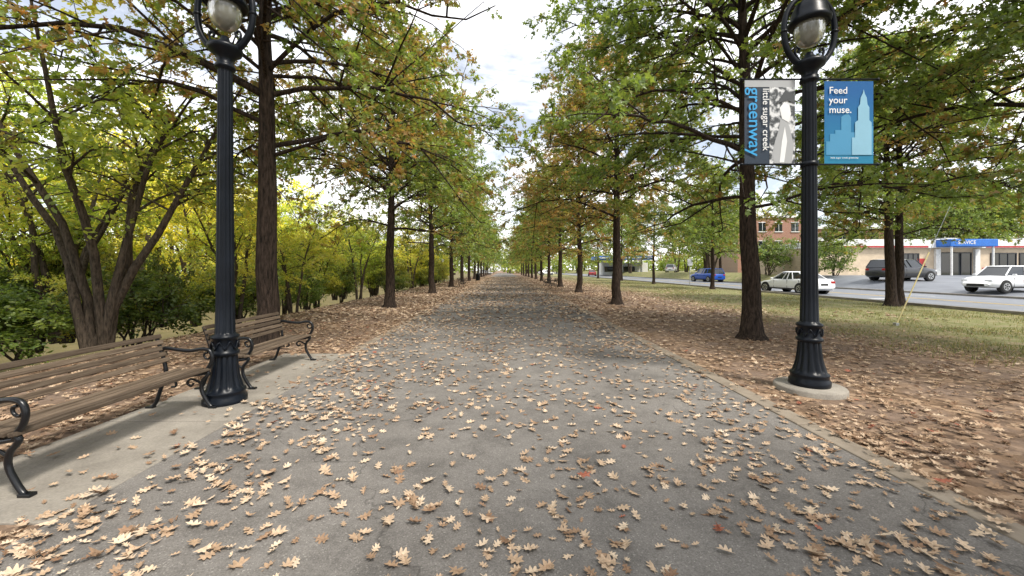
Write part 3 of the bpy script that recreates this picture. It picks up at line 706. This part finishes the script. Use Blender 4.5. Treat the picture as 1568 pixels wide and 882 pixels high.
car('black_suv',(32.4,32,float(gz(32.4,32))+.012),R_(5),KP,SUV,UG,4.65,1.88,.36)
w=car('white_hatchback',(31.0,24.2,float(gz(31,24.2))+.012),R_(185),WP,PT,PG,4.3,1.72,.34)
text('door_lettering','BUG',.15,.875,.60,.3,TL,w,(R_(90),0,R_(180)),.004)
car('silver_suv',(35,82,float(gz(35,82))),R_(60),SP,SUV,UG,4.65,1.88,.36)
car('dark_sedan',(36.5,47,1.0),R_(20),KP,SED,SG,4.58,1.82)
car('white_sedan',(12,112,.02),R_(20),WP,SED,SG,4.58,1.82)
car('red_sedan',(22,98,.02),R_(80),RP,SED,SG,4.58,1.82)
car('silver_sedan',(-6,125,.02),R_(10),SP,SED,SG,4.58,1.82)

# ------------------------------------------------------------------ buildings
STUC=simple('stucco_beige',(.58,.47,.34),.9,scale=2); FAS=simple('fascia_white',(.74,.74,.72),.6); RED=simple('stripe_red',(.40,.03,.03),.5)
BLU=simple('canopy_blue',(.02,.14,.50),.4); FR=simple('window_frame_dark',(.03,.03,.035),.5)
def store():
    e=empty('retail_store',(33,41,.75))
    mb=MB(); mb.box((20,6,1.6),(40,12,3.2),bev=0); mb.obj('walls',[STUC],e)
    mb=MB(); mb.box((20,-.10,3.55),(40.4,.5,.9)); mb.box((20,6.2,3.5),(40.2,11.8,.6)); mb.obj('fascia',[FAS],e)
    mb=MB(); mb.box((5.5,-.36,3.22),(11,.03,.18)); mb.box((27,-.36,3.22),(20,.03,.18)); mb.box((27,-.03,1.0),(20,.05,.10)); mb.box((27,-.03,.6),(20,.05,.10)); mb.obj('red_stripes',[RED],e)
    mb=MB(); mb.box((14.2,-.9,3.55),(4.8,1.6,.75),bev=.06); mb.obj('blue_canopy',[BLU],e)
    text('canopy_lettering','SERVICE',12.5,-1.72,3.42,.5,FAS,e)
    mb=MB()
    for x in (12.1,16.3): mb.tubes([(x,-1.5,0),(x,-1.5,3.2)],np.full(2,.09),10)
    mb.box((12.2,-.12,1.5),(.5,.22,3.0)); mb.box((16.3,-.12,1.5),(.5,.22,3.0)); mb.obj('pillars',[FAS],e)
    mb=MB(); fr=MB()
    wins=[(14.2,3.2,1.35,2.5)]+[(x,2.6,1.75,1.6) for x in (19.2,22.2,25.2,28.2,31.2,34.2)]+[(x,1.6,2.0,1.0) for x in (9.5,)]
    for x,w_,z,h in wins:
        mb.box((x,-.02,z),(w_,.06,h)); 
        for sx_ in (-1,1): fr.box((x+sx_*w_/2,-.03,z),(.10,.14,h+.1))
        for sz_ in (-1,1): fr.box((x,-.035,z+sz_*h/2),(w_-.1,.14,.10))
        for q in (-.166,.166) : fr.box((x+q*w_,-.032,z),(.06,.12,h-.1))
    mb.obj('glazing',[CG],e); fr.obj('window_frames',[FR],e)
    mb=MB(); mb.box((10.6,-.03,1.0),(.8,.05,2.0)); mb.obj('red_door',[RED],e)
    mb=MB()
    for x in (4,20,29,37): mb.box((x,6,4.2),(1.6,1.4,.8),bev=.04)
    mb.obj('rooftop_units',[SP],e)
store()
m,nt,out=newmat('red_brick'); v=obj_coord(nt); bt=nd(nt,'ShaderNodeTexBrick'); bt.inputs['Scale'].default_value=4
bt.inputs['Color1'].default_value=(.28,.11,.075,1); bt.inputs['Color2'].default_value=(.36,.17,.11,1); bt.inputs['Mortar'].default_value=(.4,.36,.3,1)
mp=nd(nt,'ShaderNodeMapping'); mp.inputs['Rotation'].default_value=(R_(90),0,0); nt.links.new(v,mp.inputs[0]); nt.links.new(mp.outputs[0],bt.inputs['Vector'])
finish(nt,out,bt.outputs['Color'],.9); BRK=m
def brick(x,y,w_,h,d,fl):
    e=empty('brick_building',(x,y,.9)); mb=MB(); mb.box((0,d/2,h/2),(w_,d,h)); mb.obj('walls',[BRK],e)
    mb=MB(); mb.box((0,d/2,h+.2),(w_+.5,d+.5,.4)); gl=MB()
    n=int(w_/3)
    for f in range(fl):
        z=h*(f+.5)/fl
        for i in range(n):
            xx=-w_/2+(i+.5)*w_/n
            gl.box((xx,-.02,z),(1.4,.08,1.7)); mb.box((xx,-.05,z-.95),(1.7,.2,.16)); mb.box((xx,-.04,z+.93),(1.6,.16,.14)); mb.box((xx,-.05,z),(.06,.1,1.68))
    mb.obj('trim',[FAS],e); gl.obj('windows',[CG],e)
brick(53,78,13,11,12,3); brick(74,80,20,9,12,3)
e=empty('filling_station_canopy',(30,100,.2)); mb=MB(); mb.box((0,0,4.3),(14,7,.9),bev=.05); mb.obj('canopy',[BLU],e)
mb=MB(); mb.box((0,-3.53,4.3),(13.6,.04,.3)); 
for x in (-5,0,5): mb.box((x,0,1.95),(.4,.4,3.8))
mb.box((2,6,1.6),(12,5,3.2)); mb.obj('kiosk_and_posts',[FAS],e)
mb=MB(); mb.box((-2,3.45,1.5),(3,.06,1.4)); mb.box((3,3.45,1.5),(3,.06,1.4)); mb.obj('kiosk_windows',[CG],e)

for i,(x,y,s,a_,b_) in enumerate([(31.2,37,1.3,-.2,.5),(30.5,45,1.6,-.3,.45),(46.5,60,2.0,-.4,.45),(49,61,2.0,-.4,.45),(52,62,2.0,-.4,.45),(38,50,.9,-.3,.5)]):
    place(SHRUBS[i%2],'ornamental_shrub',(x,y,float(gz(x,y))),i*1.3,s,a_,b_)
rw=np.random.RandomState(12)
for i in range(24):
    x=28+i*4.8+rw.rand()*3; y=66+rw.rand()*30 if x<60 else 56+rw.rand()*20
    if 40<x<66: y=92+rw.rand()*10
    place(WOODS[i%2],'background_tree',(x,y,.8),rw.rand()*6.3,1.3+rw.rand()*.8,-.2+.25*rw.rand(),.40+.12*rw.rand())
for i in range(6):
    place(FAR[i%2],'background_tree',[(33,64,.8),(37.5,68,.8),(62,54,.9),(66,57,.9),(70,53,.9),(59,66,.9)][i],rw.rand()*6,[1.1,1.1,1.15,1.15,1.1,1.2][i],-.1,.5)
rg=np.random.RandomState(9); mb=MB(); M=40000
cx=rg.uniform(-160,190,220); cy=np.where(cx<-14,rg.uniform(70,150,220),rg.uniform(150,185,220)); ch=rg.uniform(5,11,220)
ci=rg.randint(0,220,M); u=rg.randn(M,3); u/=np.linalg.norm(u,axis=1,keepdims=True); rr=rg.rand(M)[:,None]**.4
pos=np.stack([cx[ci],cy[ci],ch[ci]*.55],1)+u*rr*np.stack([ch[ci]*.5,ch[ci]*.5,ch[ci]*.55],1)
mb.leaves(F_OV,SH_OV,pos,rg.randn(M,3),rg.randn(M,3)+[0,-.3,.6],.7+.7*rg.rand(M),0,pack(.4*rg.rand(M)+.5*rg.rand(220)[ci],.5*rg.rand(M)+.4*rg.rand(220)[ci]))
P=np.stack([np.stack([cx,cy,0*cx],1),np.stack([cx,cy,ch*.9],1)],1); mb.tubes(P,np.array([[.25,.08]]),6,1)
o=mb.obj('distant_trees',[WOOD,BARK2]); o.color=(.15,.42,0,1)

YG=simple('guard_yellow_faded',(.45,.38,.17),.7)
e=empty('guy_wire',(11.2,11.2,0)); mb=MB(); mb.tubes([(0,0,0),(.95,0,2.1)],np.full(2,.015),8,cap=True); mb.obj('yellow_guard',[YG],e)
mb=MB(); mb.tubes([(.95,0,2.1),(3.4,0,7.5)],np.full(2,.006),6); mb.box((0,0,.03),(.1,.1,.1),bev=.01); mb.obj('steel_wire',[RIM],e)
for x,y in ((18.0,38),(17.9,62)):
    e=empty('road_sign',(x,y,0)); mb=MB(); mb.tubes([(0,0,0),(0,0,2.6)],np.full(2,.035),8); mb.box((0,-.05,2.3),(.5,.02,.65),bev=.008); mb.obj('post_and_plate',[RIM],e)

# ------------------------------------------------------------------ world / light
w=bpy.data.worlds.new('World'); bpy.context.scene.world=w; w.use_nodes=True; nt=w.node_tree; nt.nodes.clear()
out=nt.nodes.new('ShaderNodeOutputWorld'); bg=nt.nodes.new('ShaderNodeBackground'); sk=nt.nodes.new('ShaderNodeTexSky'); sk.sky_type='NISHITA'
S=Vector((.40,-.42,.82)).normalized()
sk.sun_disc=False; sk.sun_elevation=math.asin(S.z); sk.sun_rotation=math.atan2(S.x,S.y)
tc=nt.nodes.new('ShaderNodeTexCoord'); mp=nt.nodes.new('ShaderNodeMapping'); mp.inputs['Scale'].default_value=(1,1,2.0); mp.inputs['Location'].default_value=(.3,.1,.2); nt.links.new(tc.outputs['Generated'],mp.inputs[0])
n=noise(nt,mp.outputs[0],3.2,6,.6,.3); r=ramp(nt,[(.40,.25),(.62,1)]); nt.links.new(n,r.inputs[0])
col=mix(nt,r.outputs[0],sk.outputs[0],(14.2,14.1,14.1))
nt.links.new(col,bg.inputs[0]); bg.inputs[1].default_value=.15; nt.links.new(bg.outputs[0],out.inputs[0])
ld=bpy.data.lights.new('sun','SUN'); ld.energy=5.0; ld.angle=R_(11); ld.color=(1,.94,.85)
lo=bpy.data.objects.new('sun',ld); C.objects.link(lo); lo.rotation_euler=S.to_track_quat('Z','Y').to_euler()

cam=bpy.data.cameras.new('camera'); co=bpy.data.objects.new('camera',cam); C.objects.link(co)
co.location=(0,0,1.6); co.rotation_euler=(R_(90),0,0); cam.sensor_width=36; cam.lens=600/1568*36
cam.shift_x=.0077; cam.shift_y=-.018; cam.clip_start=.05; cam.clip_end=2000
bpy.context.scene.camera=co
sc=bpy.context.scene; sc.view_settings.view_transform='Standard'; sc.view_settings.look='None'; sc.view_settings.exposure=0
